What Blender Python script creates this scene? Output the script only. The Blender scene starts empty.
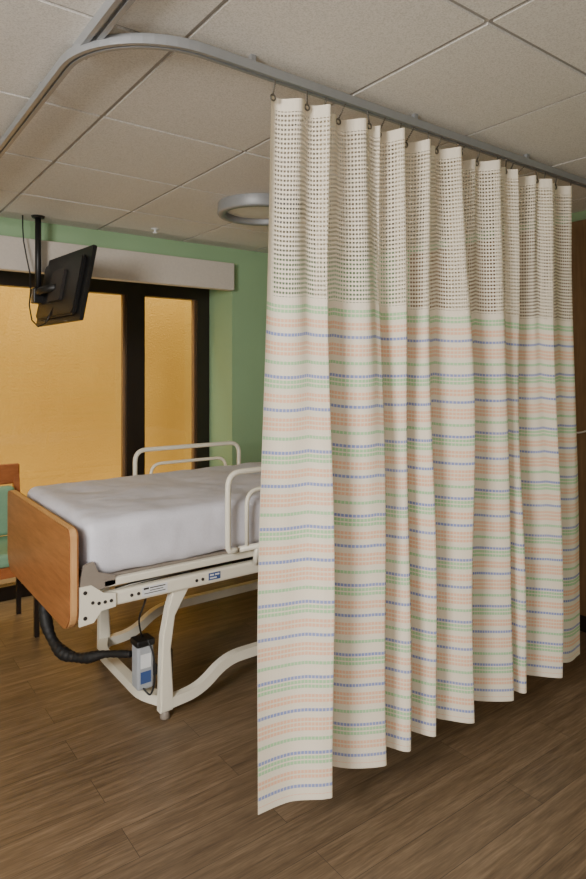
import bpy, bmesh, math, random
from mathutils import Vector, Matrix
random.seed(4)
scene = bpy.context.scene
COL = scene.collection

# ---------------------------------------------------------------- materials
def srgb(r, g, b):
    def f(c):
        c /= 255.0
        return c/12.92 if c <= 0.04045 else ((c+0.055)/1.055)**2.4
    return (f(r), f(g), f(b), 1.0)

class NT:
    def __init__(s, name):
        s.m = bpy.data.materials.new(name); s.m.use_nodes = True
        s.t = s.m.node_tree; s.n = s.t.nodes; s.l = s.t.links
        s.b = s.n['Principled BSDF']; s.out = s.n['Material Output']
    def put(s, sock, v):
        if hasattr(v, 'is_output') or isinstance(v, bpy.types.NodeSocket): s.l.new(v, sock)
        else: sock.default_value = v
    def math(s, op, a, b=0.0, c=None):
        n = s.n.new('ShaderNodeMath'); n.operation = op
        s.put(n.inputs[0], a); s.put(n.inputs[1], b)
        if c is not None: s.put(n.inputs[2], c)
        return n.outputs[0]
    def mix(s, fac, a, b, mode='MIX'):
        n = s.n.new('ShaderNodeMix'); n.data_type = 'RGBA'; n.blend_type = mode
        s.put(n.inputs[0], fac); s.put(n.inputs[6], a); s.put(n.inputs[7], b)
        return n.outputs[2]
    def coord(s, kind='Object', scale=(1,1,1)):
        t = s.n.new('ShaderNodeTexCoord'); mp = s.n.new('ShaderNodeMapping')
        s.l.new(t.outputs[kind], mp.inputs['Vector']); mp.inputs['Scale'].default_value = scale
        return mp.outputs[0]
    def noise(s, vec, scale, detail=4.0, rough=0.55):
        n = s.n.new('ShaderNodeTexNoise'); s.l.new(vec, n.inputs['Vector'])
        n.inputs['Scale'].default_value = scale; n.inputs['Detail'].default_value = detail
        n.inputs['Roughness'].default_value = rough
        return n.outputs['Fac']
    def bump(s, h, strength=0.3, dist=0.01):
        n = s.n.new('ShaderNodeBump'); n.inputs['Strength'].default_value = strength
        n.inputs['Distance'].default_value = dist
        s.l.new(h, n.inputs['Height']); s.l.new(n.outputs[0], s.b.inputs['Normal'])
    def ramp(s, fac, stops, interp='LINEAR'):
        n = s.n.new('ShaderNodeValToRGB'); n.color_ramp.interpolation = interp
        e = n.color_ramp.elements
        while len(e) < len(stops): e.new(0.5)
        for i, (p, c) in enumerate(stops):
            e[i].position = p; e[i].color = c
        s.put(n.inputs[0], fac)
        return n.outputs[0]

def simple(name, col, rough=0.5, metal=0.0, var=0.06, nscale=30, bump=0.0):
    k = NT(name); v = k.coord()
    nz = k.noise(v, nscale)
    dark = tuple(c*(1-var*2) for c in col[:3])+(1,)
    lite = tuple(min(1, c*(1+var)) for c in col[:3])+(1,)
    k.put(k.b.inputs['Base Color'], k.mix(nz, dark, lite))
    k.b.inputs['Roughness'].default_value = rough
    k.b.inputs['Metallic'].default_value = metal
    if bump: k.bump(nz, bump, 0.003)
    return k.m

M = {}
M['green'] = simple('green_paint', srgb(150,182,142), 0.7, nscale=4, var=0.03)
M['white_wall'] = simple('warm_white_paint', srgb(208,203,194), 0.8, nscale=4, var=0.03)
M['cream_metal'] = simple('cream_enamel', srgb(232,227,210), 0.35, var=0.02)
M['grey_metal'] = simple('grey_beige_metal', srgb(140,130,120), 0.45, var=0.05)
M['alu'] = simple('aluminium_track', srgb(156,158,160), 0.4, 0.5, var=0.05)
M['chrome'] = simple('hook_steel', srgb(120,116,108), 0.3, 0.9)
M['black'] = simple('black_plastic', srgb(20,20,21), 0.45)
M['hose'] = simple('black_rubber', srgb(24,23,23), 0.6)
M['dark_mech'] = simple('dark_mechanism', srgb(44,40,38), 0.6)
M['frame'] = simple('dark_bronze_window_frame', srgb(34,26,22), 0.4)
M['valance'] = simple('valance_fabric', srgb(206,198,188), 0.8, nscale=60)
M['grid'] = simple('ceiling_grid_metal', srgb(156,152,146), 0.6)
M['lampring'] = simple('lamp_ring_grey', srgb(146,148,150), 0.45, 0.2)
M['lampglass'] = simple('lamp_diffuser', srgb(225,222,214), 0.5)
M['label'] = simple('label_white', srgb(225,228,230), 0.5)
M['label_blue'] = simple('label_blue', srgb(60,85,140), 0.5)
M['box_grey'] = simple('control_box_grey', srgb(165,170,176), 0.4)
M['cushion'] = simple('green_upholstery', srgb(124,164,134), 0.7, nscale=80, bump=0.2)
M['white_cable'] = simple('white_cable', srgb(230,228,222), 0.5)
M['ext_ground'] = simple('exterior_paving', srgb(130,110,85), 0.9)

def wood(name, c1, c2, scale, rough=0.4):
    k = NT(name); v = k.coord('Object', scale)
    a = k.noise(v, 6.0, 8.0, 0.65)
    k.put(k.b.inputs['Base Color'], k.ramp(a, [(0.3, c1), (0.72, c2)]))
    k.b.inputs['Roughness'].default_value = rough
    k.bump(a, 0.08, 0.002)
    return k.m
M['fb_wood'] = wood('footboard_laminate', srgb(136,84,44), srgb(172,114,66), (1, 1.0, 10))
M['fb_edge'] = wood('laminate_edge', srgb(196,148,96), srgb(214,168,116), (4, 4, 1))
M['chair_wood'] = wood('chair_wood', srgb(140,78,40), srgb(172,104,56), (2, 8, 8))
M['panel_wood'] = wood('wall_panel_laminate', srgb(110,84,56), srgb(138,108,76), (8, 8, 0.7), 0.6)

# ceiling tile
k = NT('ceiling_tile'); v = k.coord()
n1 = k.noise(v, 220, 3, .6); n3 = k.noise(v, 400, 2)
sp_ = k.ramp(n1, [(0.36, srgb(198,194,187)), (0.5, srgb(216,212,205)), (0.64, srgb(224,220,214))])
k.put(k.b.inputs['Base Color'], sp_); k.b.inputs['Roughness'].default_value = 0.95
k.bump(k.math('ADD', n1, k.math('MULTIPLY', n3, .5)), 0.18, 0.003); M['tile'] = k.m

# floor planks, running along X
k = NT('vinyl_wood_floor'); v = k.coord()
br = k.n.new('ShaderNodeTexBrick'); k.l.new(v, br.inputs['Vector'])
br.inputs['Scale'].default_value = 1.0
br.inputs['Brick Width'].default_value = 1.22; br.inputs['Row Height'].default_value = 0.152
br.inputs['Mortar Size'].default_value = 0.0012; br.inputs['Mortar Smooth'].default_value = 0.3
br.offset = 0.37; br.inputs['Bias'].default_value = 0.0
br.inputs['Color1'].default_value = (0.25,0.25,0.25,1); br.inputs['Color2'].default_value = (0.8,0.8,0.8,1)
br.inputs['Mortar'].default_value = (0.0,0.0,0.0,1)
vs = k.n.new('ShaderNodeVectorMath'); vs.operation = 'MULTIPLY_ADD'
k.l.new(v, vs.inputs[0]); vs.inputs[1].default_value = (1.2, 14, 1)
k.l.new(br.outputs['Color'], vs.inputs[2])
g1 = k.noise(vs.outputs[0], 2.2, 8, 0.65)
vs2 = k.n.new('ShaderNodeVectorMath'); vs2.operation = 'MULTIPLY_ADD'
k.l.new(v, vs2.inputs[0]); vs2.inputs[1].default_value = (5, 90, 1); k.l.new(br.outputs['Color'], vs2.inputs[2])
g2 = k.noise(vs2.outputs[0], 2.0, 4, 0.6)
gg = k.math('ADD', k.math('MULTIPLY', g1, 0.55), k.math('MULTIPLY', g2, 0.45))
c = k.ramp(gg, [(0.32, srgb(78,62,46)), (0.5, srgb(109,90,69)), (0.68, srgb(140,119,95))])
c2 = k.mix(0.14, c, br.outputs['Color'], 'OVERLAY')
c3 = k.mix(k.math('MULTIPLY', br.outputs['Fac'], 0.7), c2, srgb(54,43,33))
k.put(k.b.inputs['Base Color'], c3); k.b.inputs['Roughness'].default_value = 0.42
k.bump(gg, 0.12, 0.002); M['floor'] = k.m

# exterior stucco
k = NT('orange_exterior_render'); v = k.coord()
a = k.noise(v, 1.3, 5, 0.6); b_ = k.noise(v, 60, 4)
k.put(k.b.inputs['Base Color'], k.mix(b_, k.mix(a, srgb(204,148,62), srgb(242,196,104)), srgb(226,172,84)))
k.b.inputs['Roughness'].default_value = 0.9; k.bump(b_, 0.5, 0.01); M['ext'] = k.m

# glass
k = NT('window_glass')
gl = k.n.new('ShaderNodeBsdfGlossy'); gl.inputs['Roughness'].default_value = 0.03
tr = k.n.new('ShaderNodeBsdfTransparent'); tr.inputs[0].default_value = (0.93,0.93,0.88,1)
mx = k.n.new('ShaderNodeMixShader'); mx.inputs[0].default_value = 0.05
k.l.new(tr.outputs[0], mx.inputs[1]); k.l.new(gl.outputs[0], mx.inputs[2]); k.l.new(mx.outputs[0], k.out.inputs[0])
M['glass'] = k.m

# sheet
k = NT('white_bed_sheet'); v = k.coord()
w = k.noise(k.coord('Object', (1, 2.2, 1)), 4.0, 4, 0.5); w2 = k.noise(v, 200, 2)
k.put(k.b.inputs['Base Color'], k.mix(w2, srgb(204,204,214), srgb(224,224,234)))
k.b.inputs['Roughness'].default_value = 0.85
k.bump(k.math('ADD', w, k.math('MULTIPLY', w2, 0.04)), 0.4, 0.03); M['sheet'] = k.m

# curtain : UV = metres (u along the cloth, v height above floor)
Z_TOP, Z_MESH, Z_BOT = 2.356, 1.738, 0.186
k = NT('cubicle_curtain_fabric')
tc = k.n.new('ShaderNodeTexCoord'); sp = k.n.new('ShaderNodeSeparateXYZ'); k.l.new(tc.outputs['UV'], sp.inputs[0])
U, V = sp.outputs[0], sp.outputs[1]
below = k.math('SUBTRACT', Z_MESH-0.022, V)
PER = 0.232; NROW = 16
fr = k.math('FRACT', k.math('DIVIDE', below, PER))
base = srgb(241,231,212)
B = srgb(114,138,208); G = srgb(152,212,154); P = srgb(246,190,152); W = base
rows = [G,G,W,P,P,W,B,W,P,P,P,W,G,W,W,B]
colr = k.ramp(fr, [(i/NROW, c) for i, c in enumerate(rows)], 'CONSTANT')
rowf = k.math('FRACT', k.math('DIVIDE', below, PER/NROW))
rowm = k.math('MULTIPLY', k.math('GREATER_THAN', rowf, 0.14), k.math('LESS_THAN', rowf, 0.82))
cf = k.math('FRACT', k.math('DIVIDE', U, 0.011))
colm = k.math('GREATER_THAN', cf, 0.28)
dash = k.math('MULTIPLY', k.math('MULTIPLY', rowm, k.math('ADD', k.math('MULTIPLY', colm, 0.6), 0.4)),
              k.math('MULTIPLY', k.math('GREATER_THAN', below, 0.0), k.math('GREATER_THAN', V, Z_BOT+.018)))
nz = k.noise(tc.outputs['UV'], 3.0, 3)
strong = k.math('MULTIPLY', dash, k.math('ADD', 0.70, k.math('MULTIPLY', nz, 0.35)))
col = k.mix(strong, base, colr)
wv = k.noise(tc.outputs['UV'], 260, 2)
col = k.mix(k.math('MULTIPLY', wv, 0.12), col, srgb(196,178,148))
k.put(k.b.inputs['Base Color'], col)
k.b.inputs['Roughness'].default_value = 0.9
hb = k.math('ADD', k.math('MULTIPLY', k.math('SINE', k.math('MULTIPLY', U, 2*math.pi/0.011)), 0.5),
            k.math('MULTIPLY', wv, 0.5))
k.bump(hb, 0.12, 0.002)
# net holes: rows of small slots
mf = k.math('FRACT', k.math('DIVIDE', U, 0.0095)); mg = k.math('FRACT', k.math('DIVIDE', V, 0.0145))
hole = k.math('MULTIPLY', k.math('GREATER_THAN', mf, 0.36), k.math('GREATER_THAN', mg, 0.50))
zone = k.math('MULTIPLY', k.math('GREATER_THAN', V, Z_MESH), k.math('LESS_THAN', V, Z_TOP-0.040))
hem = k.math('MULTIPLY', k.math('GREATER_THAN', U, 0.028), zone)
hole = k.math('MULTIPLY', hole, hem)
trl = k.n.new('ShaderNodeBsdfTranslucent'); k.l.new(col, trl.inputs[0])
m1 = k.n.new('ShaderNodeMixShader'); m1.inputs[0].default_value = 0.12
k.l.new(k.b.outputs[0], m1.inputs[1]); k.l.new(trl.outputs[0], m1.inputs[2])
tr = k.n.new('ShaderNodeBsdfTransparent')
m2 = k.n.new('ShaderNodeMixShader'); k.l.new(hole, m2.inputs[0])
k.l.new(m1.outputs[0], m2.inputs[1]); k.l.new(tr.outputs[0], m2.inputs[2]); k.l.new(m2.outputs[0], k.out.inputs[0])
M['curtain'] = k.m

# ---------------------------------------------------------------- helpers
def empty(name, loc=(0,0,0)):
    e = bpy.data.objects.new(name, None); e.location = loc; e.empty_display_size = 0.1
    COL.objects.link(e); return e
def link(o, parent):
    COL.objects.link(o)
    if parent:
        o.parent = parent
        o.matrix_parent_inverse = Matrix.Translation(parent.location).inverted()
    return o
def smooth(me):
    for p in me.polygons: p.use_smooth = True
def box(name, lo, hi, mat, parent=None, bev=0.0, seg=2):
    bm = bmesh.new(); bmesh.ops.create_cube(bm, size=1)
    lo = Vector(lo); hi = Vector(hi)
    for vv in bm.verts:
        vv.co = Vector([(lo[i]+hi[i])/2 + vv.co[i]*(hi[i]-lo[i]) for i in range(3)])
    if bev: bmesh.ops.bevel(bm, geom=bm.edges[:], offset=bev, segments=seg, affect='EDGES', profile=0.5)
    me = bpy.data.meshes.new(name); bm.to_mesh(me); bm.free(); me.materials.append(M[mat])
    return link(bpy.data.objects.new(name, me), parent)
def boxes(name, lst, mat, parent=None):
    bm = bmesh.new()
    for lo, hi in lst:
        r = bmesh.ops.create_cube(bm, size=1)
        for vv in r['verts']:
            vv.co = Vector([(lo[i]+hi[i])/2 + vv.co[i]*(hi[i]-lo[i]) for i in range(3)])
    me = bpy.data.meshes.new(name); bm.to_mesh(me); bm.free(); me.materials.append(M[mat])
    return link(bpy.data.objects.new(name, me), parent)
def fillet(pts, r, n=6):
    pts = [Vector(p) for p in pts]; out = [pts[0]]
    for i in range(1, len(pts)-1):
        a, b, c = pts[i-1], pts[i], pts[i+1]
        rr = min(r, (a-b).length*0.49, (c-b).length*0.49)
        p0 = b+(a-b).normalized()*rr; p2 = b+(c-b).normalized()*rr
        for j in range(n+1):
            t = j/n; out.append(p0*(1-t)**2+b*2*t*(1-t)+p2*t*t)
    out.append(pts[-1]); return out
def sweep(name, pts, prof, mat, parent=None, closed=False, sm=True):
    """sweep profile [(side,up)] along pts"""
    pts = [Vector(p) for p in pts]; bm = bmesh.new(); rings = []; n = len(pts)
    up_prev = None
    for i, p in enumerate(pts):
        if closed: t = (pts[(i+1)%n]-pts[i-1]).normalized()
        else: t = (pts[min(i+1,n-1)]-pts[max(i-1,0)]).normalized()
        ref = Vector((0,0,1)) if up_prev is None else up_prev
        if abs(t.dot(ref)) > 0.98: ref = Vector((0,1,0)) if abs(t.y) < 0.9 else Vector((1,0,0))
        side = t.cross(ref).normalized(); up = side.cross(t).normalized(); up_prev = up
        rings.append([bm.verts.new(p+side*a+up*b) for a, b in prof])
    m = len(prof)
    for i in range(n if closed else n-1):
        r0, r1 = rings[i], rings[(i+1)%n]
        for j in range(m): bm.faces.new((r0[j], r0[(j+1)%m], r1[(j+1)%m], r1[j]))
    if not closed:
        bm.faces.new(rings[0][::-1]); bm.faces.new(rings[-1])
    bmesh.ops.recalc_face_normals(bm, faces=bm.faces[:])
    me = bpy.data.meshes.new(name); bm.to_mesh(me); bm.free(); me.materials.append(M[mat])
    if sm: smooth(me)
    return link(bpy.data.objects.new(name, me), parent)
def circ(r, n=12): return [(r*math.cos(2*math.pi*i/n), r*math.sin(2*math.pi*i/n)) for i in range(n)]
def tube(name, pts, r, mat, parent=None, fil=0.0, closed=False):
    if fil: pts = fillet(pts, fil)
    return sweep(name, pts, circ(r), mat, parent, closed)
def rectp(w, h): return [(-w/2,-h/2),(w/2,-h/2),(w/2,h/2),(-w/2,h/2)]
def plate(name, outline, axis, a, b, mat, parent=None, bev=0.0):
    """extrude a 2D outline; axis 'x': outline (y,z), axis 'y': outline (x,z), axis 'z': (x,y)"""
    bm = bmesh.new()
    def P3(p, t):
        return {'x': (t,p[0],p[1]), 'y': (p[0],t,p[1]), 'z': (p[0],p[1],t)}[axis]
    v0 = [bm.verts.new(P3(p, a)) for p in outline]; v1 = [bm.verts.new(P3(p, b)) for p in outline]
    f0 = bm.faces.new(v0); f1 = bm.faces.new(v1[::-1]); n = len(outline)
    for i in range(n): bm.faces.new((v0[i], v0[(i+1)%n], v1[(i+1)%n], v1[i]))
    bmesh.ops.recalc_face_normals(bm, faces=bm.faces[:])
    if bev:
        ed = [e for f in (f0, f1) for e in f.edges]
        bmesh.ops.bevel(bm, geom=list(set(ed)), offset=bev, segments=2, affect='EDGES')
    me = bpy.data.meshes.new(name); bm.to_mesh(me); bm.free(); me.materials.append(M[mat])
    return link(bpy.data.objects.new(name, me), parent)
def roundrect(x0, y0, x1, y1, r, n=6):
    o = []
    for cx, cy, a0 in ((x1-r,y1-r,0),(x0+r,y1-r,90),(x0+r,y0+r,180),(x1-r,y0+r,270)):
        for i in range(n+1):
            a = math.radians(a0+90*i/n); o.append((cx+r*math.cos(a), cy+r*math.sin(a)))
    return o

# ---------------------------------------------------------------- room shell
CZ = 2.44; XL, XR, YB, YN, YW = -2.2, 3.5, -2.6, 4.05, 4.40
WX0, WX1, WH = -1.0, 2.44, 2.2
box('floor', (XL-.1, YB-.1, -0.1), (XR+.1, YW+.08, 0), 'floor')
box('wall_right', (XR, YB, 0), (XR+.1, YW+.08, 2.6), 'green')
box('wall_left', (XL-.1, YB, 0), (XL, YW+.08, 2.6), 'white_wall')
box('wall_rear', (XL-.1, YB-.1, 0), (XR+.1, YB, 2.6), 'white_wall')
boxes('wall_window', [((WX1, YN, 0), (XR, YW+.08, 2.6)), ((XL, YN, 0), (WX0, YW+.08, 2.6)),
                      ((WX0, YN, WH), (WX1, YW+.08, 2.6))], 'green')
# ceiling : tiles + tee grid, one object
bm = bmesh.new()
def addb(bm, lo, hi, mi, bev=0):
    r = bmesh.ops.create_cube(bm, size=1); vs = r['verts']
    for vv in vs: vv.co = Vector([(lo[i]+hi[i])/2 + vv.co[i]*(hi[i]-lo[i]) for i in range(3)])
    fs = set(f for vv in vs for f in vv.link_faces)
    for f in fs: f.material_index = mi
PT = 0.61; gx0 = 0.80-PT*5; gy0 = 1.02-PT*6
addb(bm, (XL-.1, YB-.1, CZ+0.001), (XR+.1, YN+.0, CZ+0.12), 1)
x = gx0
while x < XR:
    y = gy0
    while y < YN:
        lo = (max(x+.008, XL), max(y+.008, YB)); hi = (min(x+PT-.008, XR), min(y+PT-.008, YN))
        if hi[0]-lo[0] > .02 and hi[1]-lo[1] > .02:
            dz = random.uniform(-.0008, .0008)
            addb(bm, (lo[0], lo[1], CZ-.006+dz), (hi[0], hi[1], CZ+.01), 0)
        y += PT
    x += PT
me = bpy.data.meshes.new('ceiling'); bm.to_mesh(me); bm.free()
me.materials.append(M['tile']); me.materials.append(M['grid'])
link(bpy.data.objects.new('ceiling', me), None)
boxes('baseboard_window', [((WX1, YN-.012, 0), (XR, YN, .1))], 'frame')
boxes('baseboard_right', [((XR-.012, 1.0, 0), (XR, YN-.012, .1))], 'frame')
box('wood_wall_panel', (XR-.03, 0.8, .1), (XR-.0005, 3.2, 2.375), 'panel_wood', None, .003)

# window valance
box('window_valance', (WX0-.02, YN-.07, 2.11), (WX1-.02, YN+.0, 2.31), 'valance', None, .006)

# window
win = empty('window_1', (0.72, YW, 0))
fy0, fy1 = YW, YW+.07
fr_ = [((WX0, fy0, 0), (WX1, fy1, .09)), ((WX0, fy0, 2.07), (WX1, fy1, WH)),
       ((WX0, fy0, .09), (WX0+.09, fy1, 2.07)), ((WX1-.11, fy0, .09), (WX1, fy1, 2.07)),
       ((1.752, fy0, .09), (1.892, fy1, 2.07)), ((0.25, fy0, .09), (0.33, fy1, 2.07))]
boxes('frame', fr_, 'frame', win)
boxes('glazing_bead', [((1.735, fy0+.03, .09), (1.752, fy1, 2.07)), ((1.892, fy0+.03, .09), (1.905, fy1, 2.07)),
      ((WX1-.125, fy0+.03, .09), (WX1-.11, fy1, 2.07))], 'panel_wood', win)
boxes('glass', [((WX0+.09, fy0+.04, .09), (.25, fy0+.046, 2.07)), ((.33, fy0+.04, .09), (1.735, fy0+.046, 2.07)),
                ((1.905, fy0+.04, .09), (WX1-.125, fy0+.046, 2.07))], 'glass', win)
box('exterior_wall', (-3, 5.3, -.3), (6, 5.4, 4), 'ext')
box('exterior_ground', (-3, YW+.08, -.35), (6, 5.3, -.1), 'ext_ground')

# ---------------------------------------------------------------- curtain track
TZ = 2.398; TY = 1.545
track = empty('curtain_track', (.85, TY, TZ))
path = [Vector((XR-.002, TY, TZ)), Vector((2.6,TY,TZ)), Vector((1.7,TY,TZ)), Vector((.87, TY, TZ))]
R_ = .30
for i in range(1, 17):
    a = math.radians(270-90*i/16)
    path.append(Vector((.85+R_*math.cos(a), TY+R_+R_*math.sin(a), TZ)))
path += [Vector((.55, 2.6, TZ)), Vector((.55, YN-.075, TZ))]
prof = [(-.016,-.014),(-.004,-.014),(-.004,-.006),(.004,-.006),(.004,-.014),(.016,-.014),(.016,.014),(.010,.018),(-.010,.018),(-.016,.014)]
sweep('rail', path, prof, 'alu', track, sm=False)
sp_l = []
for x in (1.0, 1.7, 2.4, 3.1): sp_l.append(((x-.008, TY-.008, TZ+.016), (x+.008, TY+.008, CZ-.004)))
for y in (2.1, 2.9, 3.7): sp_l.append(((.55-.008, y-.008, TZ+.016), (.55+.008, y+.008, CZ-.004)))
boxes('spacers', sp_l, 'alu', track)
# straight ceiling rail towards the camera
rail2 = empty('ceiling_rail', (.575, 0, CZ))
sweep('rail', [(.575, -1.8, CZ-.022), (.575, 1.80, CZ-.022)], [(-.02,-.016),(-.006,-.016),(-.006,-.004),(.006,-.004),(.006,-.016),(.02,-.016),(.02,.016),(-.02,.016)], 'alu', rail2, sm=False)

# ---------------------------------------------------------------- curtain
peaks = [(1.018,1.542),(1.247,1.468),(1.496,1.478),(1.622,1.487),(1.762,1.4945),(1.942,1.465),(2.201,1.4675),(2.295,1.475),(2.533,1.455),(2.80,1.515)]
dvar = [0, 1.0, .85, 1.15, .8, 1.1, .9, 1.2, .8, 1]
ctrl = [peaks[0]]
ctrl.append((1.13, 1.530))
for i in range(1, len(peaks)):
    p = peaks[i]; ctrl.append((p[0]-.026, p[1]+.008)); ctrl.append((p[0]+.004, p[1]+.012))
    if i < len(peaks)-1:
        q = peaks[i+1]; gap = q[0]-p[0]
        d = (.075 + .34*min(gap, .26))*dvar[i]
        ctrl.append((p[0]+.014, p[1]+d*.75))
        ctrl.append((p[0]+.055, p[1]+d))
        if gap > .16: ctrl.append((p[0]+.5*gap+.01, p[1]+d*.46))
def catmull(c, n=12):
    o = []
    for i in range(len(c)-1):
        p0 = Vector(c[max(i-1,0)]); p1 = Vector(c[i]); p2 = Vector(c[i+1]); p3 = Vector(c[min(i+2,len(c)-1)])
        for j in range(n):
            t = j/n
            o.append(0.5*((2*p1)+(-p0+p2)*t+(2*p0-5*p1+4*p2-p3)*t*t+(-p0+3*p1-3*p2+p3)*t**3))
    o.append(Vector(c[-1])); return o
bot = catmull(ctrl, 14)
def arclen(c):
    s = [0]
    for i in range(1, len(c)): s.append(s[-1]+(c[i]-c[i-1]).length)
    return s
sb = arclen(bot); L = sb[-1]
NH = 20
N = len(bot); NZ = 100
x0t, x1t = 1.080, 2.75
bm = bmesh.new(); uvl = bm.loops.layers.uv.new('UVMap'); grid = []; uvs = {}
for i in range(N):
    s = sb[i]/L
    xb, yb = bot[i].x, bot[i].y
    xt = x0t+(x1t-x0t)*(((xb-1.018)/(2.80-1.018))*.60 + s*.40)
    ph = s*NH*math.pi
    yt = TY + (yb-1.53)*.42 + .024*math.sin(ph*2+.5)
    col_ = []
    for j in range(NZ+1):
        t = j/NZ          # 0 bottom, 1 top
        scal = .012*abs(math.sin(ph))
        ztop = Z_TOP - scal - .003*math.sin(s*37)
        z = Z_BOT + (ztop-Z_BOT)*t
        w = t**(1.6+.4*math.sin(s*17))
        x = xb*(1-w)+xt*w; y = yb*(1-w)+yt*w
        mid = math.sin(math.pi*t)
        x += .012*mid*math.sin(s*23+t*4)*min(1, s*6)*min(1,(1-s)*6)
        y += .012*mid*math.sin(s*41+t*5.5)+.005*math.sin(s*100+t*9)*(1-t)*mid
        vv = bm.verts.new((x, y, z)); col_.append(vv)
        uvs[vv] = (sb[i], Z_BOT+(Z_TOP-Z_BOT)*t)
    grid.append(col_)
for i in range(N-1):
    for j in range(NZ):
        f = bm.faces.new((grid[i][j], grid[i+1][j], grid[i+1][j+1], grid[i][j+1])); f.smooth = True
        for lp in f.loops: lp[uvl].uv = uvs[lp.vert]
curt = empty('privacy_curtain', (1.9, TY, 1.26))
toprow = [grid[i][NZ].co.copy() for i in range(N)]
me = bpy.data.meshes.new('cloth'); bm.to_mesh(me); bm.free(); me.materials.append(M['curtain'])
link(bpy.data.objects.new('cloth', me), curt)
# hooks: bead chain from the track, ring through the header
bm = bmesh.new()
def add_sphere(bm, c, r):
    q = bmesh.ops.create_icosphere(bm, subdivisions=1, radius=r)
    for vv in q['verts']: vv.co += Vector(c)
def add_ring(bm, c, R, r, n=14, m=6):
    rr = []
    for a in range(n):
        A = 2*math.pi*a/n; ring = []
        for b in range(m):
            Bq = 2*math.pi*b/m; rad = R+r*math.cos(Bq)
            ring.append(bm.verts.new((c[0]+rad*math.cos(A), c[1]+r*math.sin(Bq), c[2]+rad*math.sin(A))))
        rr.append(ring)
    for a in range(n):
        for b in range(m):
            bm.faces.new((rr[a][b], rr[a][(b+1)%m], rr[(a+1)%n][(b+1)%m], rr[(a+1)%n][b]))
for h in range(NH+1):
    s = h/NH*L
    i = min(range(N), key=lambda q: abs(sb[q]-s)); p = toprow[i]
    yf = p.y-.009
    for b in range(9):
        t = b/8; add_sphere(bm, (p.x, (TY-.004)*(1-t)+yf*t, (TZ-.0178)*(1-t)+(p.z-.014)*t), .0034)
    add_ring(bm, (p.x, yf, p.z-.022), .009, .0028)
me = bpy.data.meshes.new('hooks'); bm.to_mesh(me); bm.free(); me.materials.append(M['chrome']); smooth(me)
link(bpy.data.objects.new('hooks', me), curt)

# ---------------------------------------------------------------- ceiling lamp
lamp = empty('ceiling_lamp', (1.93, 2.90, CZ))
def lathe(name, prof, c, mat, parent, n=48):
    bm = bmesh.new(); rings = []
    for a in range(n):
        A = 2*math.pi*a/n
        rings.append([bm.verts.new((c[0]+r*math.cos(A), c[1]+r*math.sin(A), c[2]+z)) for r, z in prof])
    for a in range(n):
        for b in range(len(prof)-1):
            bm.faces.new((rings[a][b], rings[a][b+1], rings[(a+1)%n][b+1], rings[(a+1)%n][b]))
    bmesh.ops.remove_doubles(bm, verts=bm.verts[:], dist=1e-5)
    bmesh.ops.recalc_face_normals(bm, faces=bm.faces[:])
    me = bpy.data.meshes.new(name); bm.to_mesh(me); bm.free(); me.materials.append(M[mat]); smooth(me)
    return link(bpy.data.objects.new(name, me), parent)
LC = (1.93, 2.90, CZ-.006)
lathe('ring', [(.235,0),(.238,-.055),(.232,-.062),(.198,-.062),(.194,-.056),(.194,-.02)], LC, 'lampring', lamp)
lathe('diffuser', [(.1945,-.03),(.17,-.036),(.09,-.042),(0,-.044)], LC, 'lampglass', lamp)
spr = empty('sprinkler_head', (1.70, 3.79, CZ))
lathe('body', [(.0,-.03),(.014,-.03),(.016,-.024),(.006,-.02),(.006,-.006),(.026,-.004),(.028,0)], (1.70, 3.79, CZ-.006), 'label', spr, 20)

# ---------------------------------------------------------------- television
TVC = (1.075, 3.66, 1.985)
tv = empty('television', TVC)
objs = []
W_, H_ = .66, .42
objs.append(plate('screen_bezel', roundrect(-W_/2, -H_/2, W_/2, H_/2, .012), 'x', .0, .022, 'black', None, .003))
objs.append(plate('back_shell', roundrect(-W_/2+.05, -H_/2+.03, W_/2-.05, H_/2-.05, .03), 'x', -.028, .0, 'black', None, .008))
k = NT('tv_screen_glass'); k.b.inputs['Roughness'].default_value = .12
vv_ = k.coord(); k.put(k.b.inputs['Base Color'], k.mix(k.noise(vv_, 3), (0.008,0.008,0.01,1), (0.014,0.014,0.016,1))); M['screen'] = k.m
objs.append(plate('screen_glass', roundrect(-W_/2+.014, -H_/2+.018, W_/2-.014, H_/2-.014, .004), 'x', .0221, .0235, 'screen'))
objs.append(plate('mount_plate', roundrect(-.09, -.09, .09, .09, .01), 'x', -.045, -.028, 'dark_mech'))
rot = Matrix.Translation(TVC) @ Matrix.Rotation(math.radians(5), 4, 'Z') @ Matrix.Rotation(math.radians(11), 4, 'Y')
for o in objs:
    o.data.transform(rot); o.parent = tv; o.matrix_parent_inverse = Matrix.Translation(tv.location).inverted()
tube('ceiling_pole', [(1.0, 3.9, CZ-.006), (1.0, 3.9, 1.93)], .018, 'black', tv)
lathe('pole_flange', [(0,-.012),(.035,-.012),(.04,0)], (1.0, 3.9, CZ-.006), 'black', tv, 24)
tube('mount_arm', [(1.0, 3.9, 1.97), (.985, 3.78, 1.975), (1.04, 3.66, 1.985)], .022, 'black', tv, .03)
box('mount_joint', (.965, 3.865, 1.91), (1.035, 3.935, 2.0), 'black', tv, .008)
tube('power_cable', [Vector(p) for p in [(.92,3.93,CZ-.006),(.92,3.93,2.36),(.925,3.93,2.28),(.94,3.92,2.18),(.955,3.9,2.08),(.95,3.87,1.98),(.935,3.84,1.89),(.94,3.8,1.80),(.96,3.74,1.76),(.99,3.70,1.78),(1.03,3.67,1.88)]], .004, 'black', tv)

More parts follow.
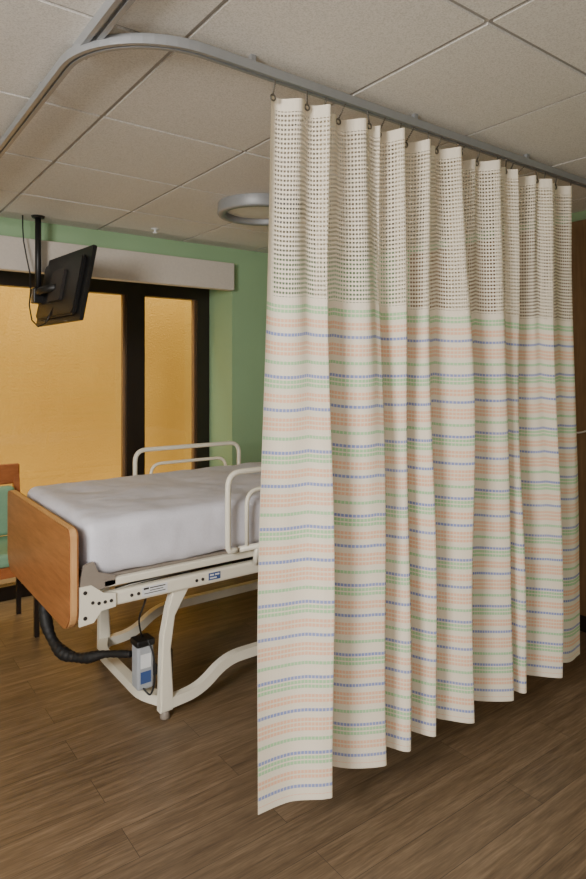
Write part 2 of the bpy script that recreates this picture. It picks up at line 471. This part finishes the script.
# ---------------------------------------------------------------- hospital bed
bed = empty('hospital_bed', (1.8, 2.97, 0))
def fb_outline(y0, y1, z0, z1):
    pts = []
    for cx, cz, r, a0 in ((y1-.035, z1-.035, .035, 0), (y0+.035, z1-.035, .035, 90), (y0+.09, z0+.09, .09, 180), (y1-.09, z0+.09, .09, 270)):
        for i in range(8):
            a = math.radians(a0+90*i/7); pts.append((cx+r*math.cos(a), cz+r*math.sin(a)))
    return pts
o1 = fb_outline(2.445, 3.49, .48, .888)
plate('footboard_core', o1, 'x', .745, .775, 'fb_edge', bed, .004)
plate('footboard_face', [(p[0]*.996+.0119, p[1]*.99+.0068) for p in o1], 'x', .742, .7455, 'fb_wood', bed)
plate('footboard_inner', [(p[0]*.996+.0119, p[1]*.99+.0068) for p in o1], 'x', .7745, .778, 'fb_wood', bed)
o2 = fb_outline(2.445, 3.49, .60, 1.10)
plate('headboard', o2, 'x', 2.97, 3.0, 'fb_wood', bed, .004)
# mattress with dressed sheet
bm = bmesh.new()
def mpos(a, b, c):
    x0, x1, y0, y1, z0, z1 = .815, 2.93, 2.468, 3.47, .665, .905
    return x0+(x1-x0)*a, y0+(y1-y0)*b, z0+(z1-z0)*c
r = bmesh.ops.create_cube(bm, size=1)
for vv in bm.verts:
    vv.co = Vector(mpos(vv.co.x+.5, vv.co.y+.5, vv.co.z+.5))
bmesh.ops.bevel(bm, geom=bm.edges[:], offset=.07, segments=5, affect='EDGES', profile=.6)
bmesh.ops.triangulate(bm, faces=[f for f in bm.faces if len(f.verts) > 4])
me = bpy.data.meshes.new('mattress'); bm.to_mesh(me); bm.free(); me.materials.append(M['sheet'])
mo = link(bpy.data.objects.new('mattress', me), bed)
rm = mo.modifiers.new('r', 'REMESH'); rm.mode = 'VOXEL'; rm.voxel_size = .012; rm.use_smooth_shade = True
tex = bpy.data.textures.new('wrinkle', 'CLOUDS'); tex.noise_scale = .24; tex.noise_depth = 2
dm = mo.modifiers.new('d', 'DISPLACE'); dm.texture = tex; dm.strength = .026; dm.mid_level = .5; dm.texture_coords = 'LOCAL'
sm_ = mo.modifiers.new('s', 'SMOOTH'); sm_.iterations = 3
boxes('mattress_deck', [((.84, 2.49, .645), (2.92, 3.45, .672))], 'grey_metal', bed)
plate('foot_retainer', [(.785,.66),(.80,.735),(.84,.745),(.86,.70),(.93,.675),(.93,.64),(.785,.62)], 'y', 2.455, 2.469, 'grey_metal', bed)
plate('foot_retainer_far', [(.785,.66),(.80,.735),(.84,.745),(.86,.70),(.93,.675),(.93,.64),(.785,.62)], 'y', 3.46, 3.474, 'grey_metal', bed)
for tag, y0 in (('near', 2.455), ('far', 3.455)):
    box('deck_beam_'+tag, (.88, y0, .632), (2.9, y0+.03, .664), 'cream_metal', bed, .006)
    box('main_beam_'+tag, (.80, y0+.005, .548), (2.9, y0+.045, .608), 'cream_metal', bed, .01)
    plate('end_gusset_'+tag, [(.782,.655),(.83,.655),(.88,.615),(.93,.605),(.93,.55),(.87,.545),(.84,.505),(.782,.50)], 'y', y0-.004, y0+.006, 'cream_metal', bed)
    bm = bmesh.new()
    for (hx, hz, hr) in [(.805,.63,.008),(.805,.53,.008),(.835,.585,.007),(.86,.578,.007),(.885,.578,.007),(.91,.578,.007),(1.0,.578,.007),(1.03,.578,.007),(1.30,.578,.007),(1.33,.578,.007)]:
        q = bmesh.ops.create_cone(bm, cap_ends=True, segments=14, radius1=hr, radius2=hr, depth=.003)
        yy = y0-.005 if hx < .93 else y0+.004
        for vv in q['verts']: vv.co = Vector((hx+vv.co.x, yy+vv.co.z, hz+vv.co.y))
    me = bpy.data.meshes.new('holes_'+tag); bm.to_mesh(me); bm.free(); me.materials.append(M['dark_mech'])
    link(bpy.data.objects.new('holes_'+tag, me), bed)
boxes('cross_members', [((.80,2.5,.555),(.84,3.46,.60)), ((1.25,2.5,.555),(1.30,3.46,.60)), ((1.9,2.5,.555),(1.95,3.46,.60)), ((2.6,2.5,.555),(2.65,3.46,.60))], 'cream_metal', bed)
boxes('actuators', [((.95,2.90,.57),(1.5,3.0,.635)), ((1.6,2.7,.57),(2.4,2.8,.63)), ((1.02,2.52,.600),(1.75,2.60,.640)), ((1.0,3.2,.58),(1.9,3.28,.63))], 'dark_mech', bed)
tube('tie_rod', [(.95,2.51,.60),(1.5,2.51,.63)], .008, 'chrome', bed)
# base frame
for tag, y in (('near', 2.495), ('far', 3.25)):
    plate('leg_'+tag, [(1.135,.035),(1.195,.035),(1.197,.10),(1.185,.30),(1.205,.44),(1.275,.555),(1.20,.575),(1.17,.48),(1.145,.36),(1.137,.20)], 'y', y-.022, y+.022, 'cream_metal', bed, .006)
    sweep('base_tube_'+tag, fillet([(1.19,y,.065),(1.33,y,.075),(1.47,y,.175),(2.25,y,.175),(2.40,y,.075),(2.60,y,.065)], .08), rectp(.04,.045), 'cream_metal', bed, sm=False)
    plate('head_leg_'+tag, [(2.56,.035),(2.62,.035),(2.62,.555),(2.56,.555)], 'y', y-.02, y+.02, 'cream_metal', bed, .006)
    for xx in (1.165, 2.59):
        lathe('foot_pad', [(0,0),(.020,0),(.022,.006),(.018,.03),(.012,.036),(0,.036)], (xx, y, 0.001), 'grey_metal', bed, 20)
sweep('base_cross_foot', fillet([(1.165,2.51,.075),(1.11,2.62,.075),(1.11,3.12,.075),(1.165,3.24,.075)], .06), rectp(.045,.045), 'cream_metal', bed, sm=False)
sweep('base_cross_head', [(2.59,2.5,.075),(2.59,3.25,.075)], rectp(.045,.045), 'cream_metal', bed, sm=False)
# side rails
def rail(tag, y, x0, x1, z0, z1, inner):
    tube('side_rail_'+tag, fillet([(x0+.05,y,z0),(x0,y,z0),(x0,y,z1),(x1,y,z1),(x1,y,z0),(x0+.06,y,z0)], .07), .0135, 'cream_metal', bed)
    tube('side_rail_inner_'+tag, fillet([(x0+.10,y,z0),(x0+.10,y,inner),(x1-.10,y,inner),(x1-.10,y,z0)], .07), .010, 'cream_metal', bed)
    for xx in (x0+.16, x1-.16):
        tube('rail_post_'+tag, [(xx,y,z0+.005),(xx,y+(.02 if y < 3 else -.02),.60)], .014, 'cream_metal', bed)
rail('near', 2.425, 1.44, 2.18, .69, 1.045, .955)
rail('far', 3.515, 1.45, 2.17, .72, 1.035, .945)
box('rating_label', (1.045, 2.4585, .560), (1.16, 2.4605, .600), 'label', bed)
boxes('rating_label_lines', [((1.052,2.4575,.588),(1.075,2.4586,.596)), ((1.08,2.4575,.590),(1.15,2.4586,.594)), ((1.08,2.4575,.580),(1.14,2.4586,.583)), ((1.055,2.4575,.570),(1.15,2.4586,.573))], 'dark_mech', bed)
box('small_label', (1.36, 2.4585, .566), (1.42, 2.4605, .598), 'label_blue', bed)
boxes('small_label_marks', [((1.366,2.4575,.585),(1.386,2.4586,.592)), ((1.392,2.4575,.585),(1.414,2.4586,.592)), ((1.366,2.4575,.572),(1.40,2.4586,.578))], 'label', bed)
# control box hung at the foot leg
box('control_box', (1.055, 2.53, .13), (1.13, 2.60, .34), 'box_grey', bed, .01)
box('control_box_cap', (1.05, 2.525, .315), (1.135, 2.605, .345), 'black', bed, .008)
box('control_box_label', (1.068, 2.5275, .16), (1.115, 2.5295, .21), 'label_blue', bed)
box('control_box_plate', (1.068, 2.5275, .225), (1.115, 2.5295, .285), 'label', bed)
box('pendant_bracket', (1.13, 2.535, .18), (1.15, 2.60, .22), 'dark_mech', bed)
box('pedal', (1.20, 2.56, .12), (1.235, 2.60, .26), 'dark_mech', bed, .006)
def smoothpts(c, n=8):
    o = []
    for i in range(len(c)-1):
        p0 = Vector(c[max(i-1,0)]); p1 = Vector(c[i]); p2 = Vector(c[i+1]); p3 = Vector(c[min(i+2,len(c)-1)])
        for j in range(n):
            t = j/n
            o.append(0.5*((2*p1)+(-p0+p2)*t+(2*p0-5*p1+4*p2-p3)*t*t+(-p0+3*p1-3*p2+p3)*t**3))
    o.append(Vector(c[-1])); return o
tube('control_cable', smoothpts([(1.09,2.565,.345),(1.07,2.55,.43),(1.09,2.54,.50),(1.12,2.56,.57)]), .004, 'black', bed)
tube('control_cable_loop', smoothpts([(1.10,2.53,.345),(1.115,2.50,.28),(1.115,2.49,.18),(1.10,2.50,.12),(1.08,2.53,.14)]), .004, 'black', bed)
# cable sleeve
hp = smoothpts([(.85,3.25,.52),(.83,3.15,.42),(.83,3.06,.28),(.86,2.95,.205),(.92,2.84,.20),(.99,2.74,.235),(1.06,2.62,.26)], 22)
bm = bmesh.new(); rings = []; upv = Vector((0,0,1))
for i, p in enumerate(hp):
    t = (hp[min(i+1,len(hp)-1)]-hp[max(i-1,0)]).normalized()
    side = t.cross(upv)
    side = side.normalized() if side.length > .05 else Vector((1,0,0)); u2 = side.cross(t)
    rr = .026+.001*math.sin(i*1.3)+.004*math.sin(i*.21)
    if i > len(hp)*.60: rr *= 1-.5*(i/len(hp)-.60)/.40
    rings.append([bm.verts.new(p+(side*math.cos(a)+u2*math.sin(a))*rr) for a in [2*math.pi*q/12 for q in range(12)]])
for i in range(len(rings)-1):
    for j in range(12): bm.faces.new((rings[i][j], rings[i][(j+1)%12], rings[i+1][(j+1)%12], rings[i+1][j]))
bm.faces.new(rings[0]); bm.faces.new(rings[-1][::-1]); bmesh.ops.recalc_face_normals(bm, faces=bm.faces[:])
me = bpy.data.meshes.new('cable_sleeve'); bm.to_mesh(me); bm.free(); me.materials.append(M['hose']); smooth(me)
link(bpy.data.objects.new('cable_sleeve', me), bed)

# ---------------------------------------------------------------- armchair
ch = empty('armchair', (.68, 3.95, 0))
cx0, cx1 = .40, .96
for xx in (cx0, cx1-.04):
    sweep('rear_post', fillet([(xx+.02, 4.12, .36),(xx+.02, 4.12, .45),(xx+.02, 4.20, .91)], .1), rectp(.035,.04), 'chair_wood', ch, sm=False)
    sweep('rear_leg', [(xx+.02, 4.12, 0.0),(xx+.02, 4.12, .37)], rectp(.025,.028), 'frame', ch, sm=False)
    sweep('arm_post', [(xx+.02, 3.70, .36),(xx+.02, 3.70, .635)], rectp(.04,.04), 'chair_wood', ch, sm=False)
    sweep('front_leg', [(xx+.02, 3.70, 0.0),(xx+.02, 3.70, .37)], rectp(.025,.028), 'frame', ch, sm=False)
    box('arm', (xx-.005, 3.66, .63), (xx+.045, 4.16, .665), 'chair_wood', ch, .01)
box('top_rail', (cx0, 4.17, .80), (cx1, 4.205, .925), 'chair_wood', ch, .01)
box('seat_rail', (cx0+.04, 3.69, .36), (cx1-.04, 3.72, .42), 'chair_wood', ch, .005)
box('side_rail_a', (cx0+.01, 3.72, .36), (cx0+.035, 4.1, .42), 'chair_wood', ch)
box('side_rail_b', (cx1-.035, 3.72, .36), (cx1-.01, 4.1, .42), 'chair_wood', ch)
box('seat_cushion', (cx0+.045, 3.68, .42), (cx1-.045, 4.12, .50), 'cushion', ch, .025, 4)
box('back_cushion', (cx0+.045, 4.08, .50), (cx1-.045, 4.16, .80), 'cushion', ch, .03, 4)

# call cord on the wood wall panel
cc = empty('call_cord', (3.46, 2.0, 1.16))
tube('cord', smoothpts([(3.464,1.78,1.20),(3.455,1.83,1.17),(3.455,1.9,1.15),(3.455,1.98,1.16),(3.46,2.05,1.2)]), .005, 'white_cable', cc)
box('socket', (3.455, 2.02, 1.17), (3.4695, 2.10, 1.26), 'white_cable', cc, .003)

# ---------------------------------------------------------------- lights
def area(name, loc, target, sx, sy, power, col):
    l = bpy.data.lights.new(name, 'AREA'); l.shape = 'RECTANGLE'; l.size = sx; l.size_y = sy
    l.energy = power; l.color = col
    o = bpy.data.objects.new(name, l); o.location = loc
    o.rotation_euler = (Vector(target)-Vector(loc)).to_track_quat('-Z', 'Y').to_euler()
    COL.objects.link(o); return o
area('softbox_light', (-1.6, .35, 2.0), (1.4, 2.1, 1.0), .9, .9, 120, (1.0, .965, .92))
area('overhead_fill_light', (.3, -1.4, 2.38), (.3, -1.4, 0), 1.2, 1.2, 34, (1.0, .965, .91))  # added overhead fill behind the camera, no panel fixture modelled
area('bounce_light', (-.6, -.6, .7), (1.0, 1.8, 2.44), 1.0, 1.0, 17, (1.0, .97, .94))
area('exterior_light', (.9, 4.85, 3.4), (.9, 5.3, 1.6), 4.5, .5, 150, (1.0, .91, .70))
area('exterior_low_light', (.9, 4.6, -.0), (.9, 5.3, 1.2), 4.5, .2, 25, (1.0, .90, .68))

w = bpy.data.worlds.new('world'); scene.world = w; w.use_nodes = True
w.node_tree.nodes['Background'].inputs[0].default_value = (.9, .85, .75, 1)
w.node_tree.nodes['Background'].inputs[1].default_value = .3

# ---------------------------------------------------------------- camera
cam = bpy.data.cameras.new('camera'); co = bpy.data.objects.new('camera', cam); COL.objects.link(co)
cam.sensor_fit = 'VERTICAL'; cam.sensor_height = 36.0; cam.sensor_width = 24.0
cam.lens = 622/879*36.0
cam.shift_y = -(439.5-372)/879.0
cam.clip_start = .02
co.location = (0, 0, 1.5)
yaw = math.atan2(.597, .802)
co.rotation_euler = (math.radians(90), 0, -yaw)
scene.camera = co
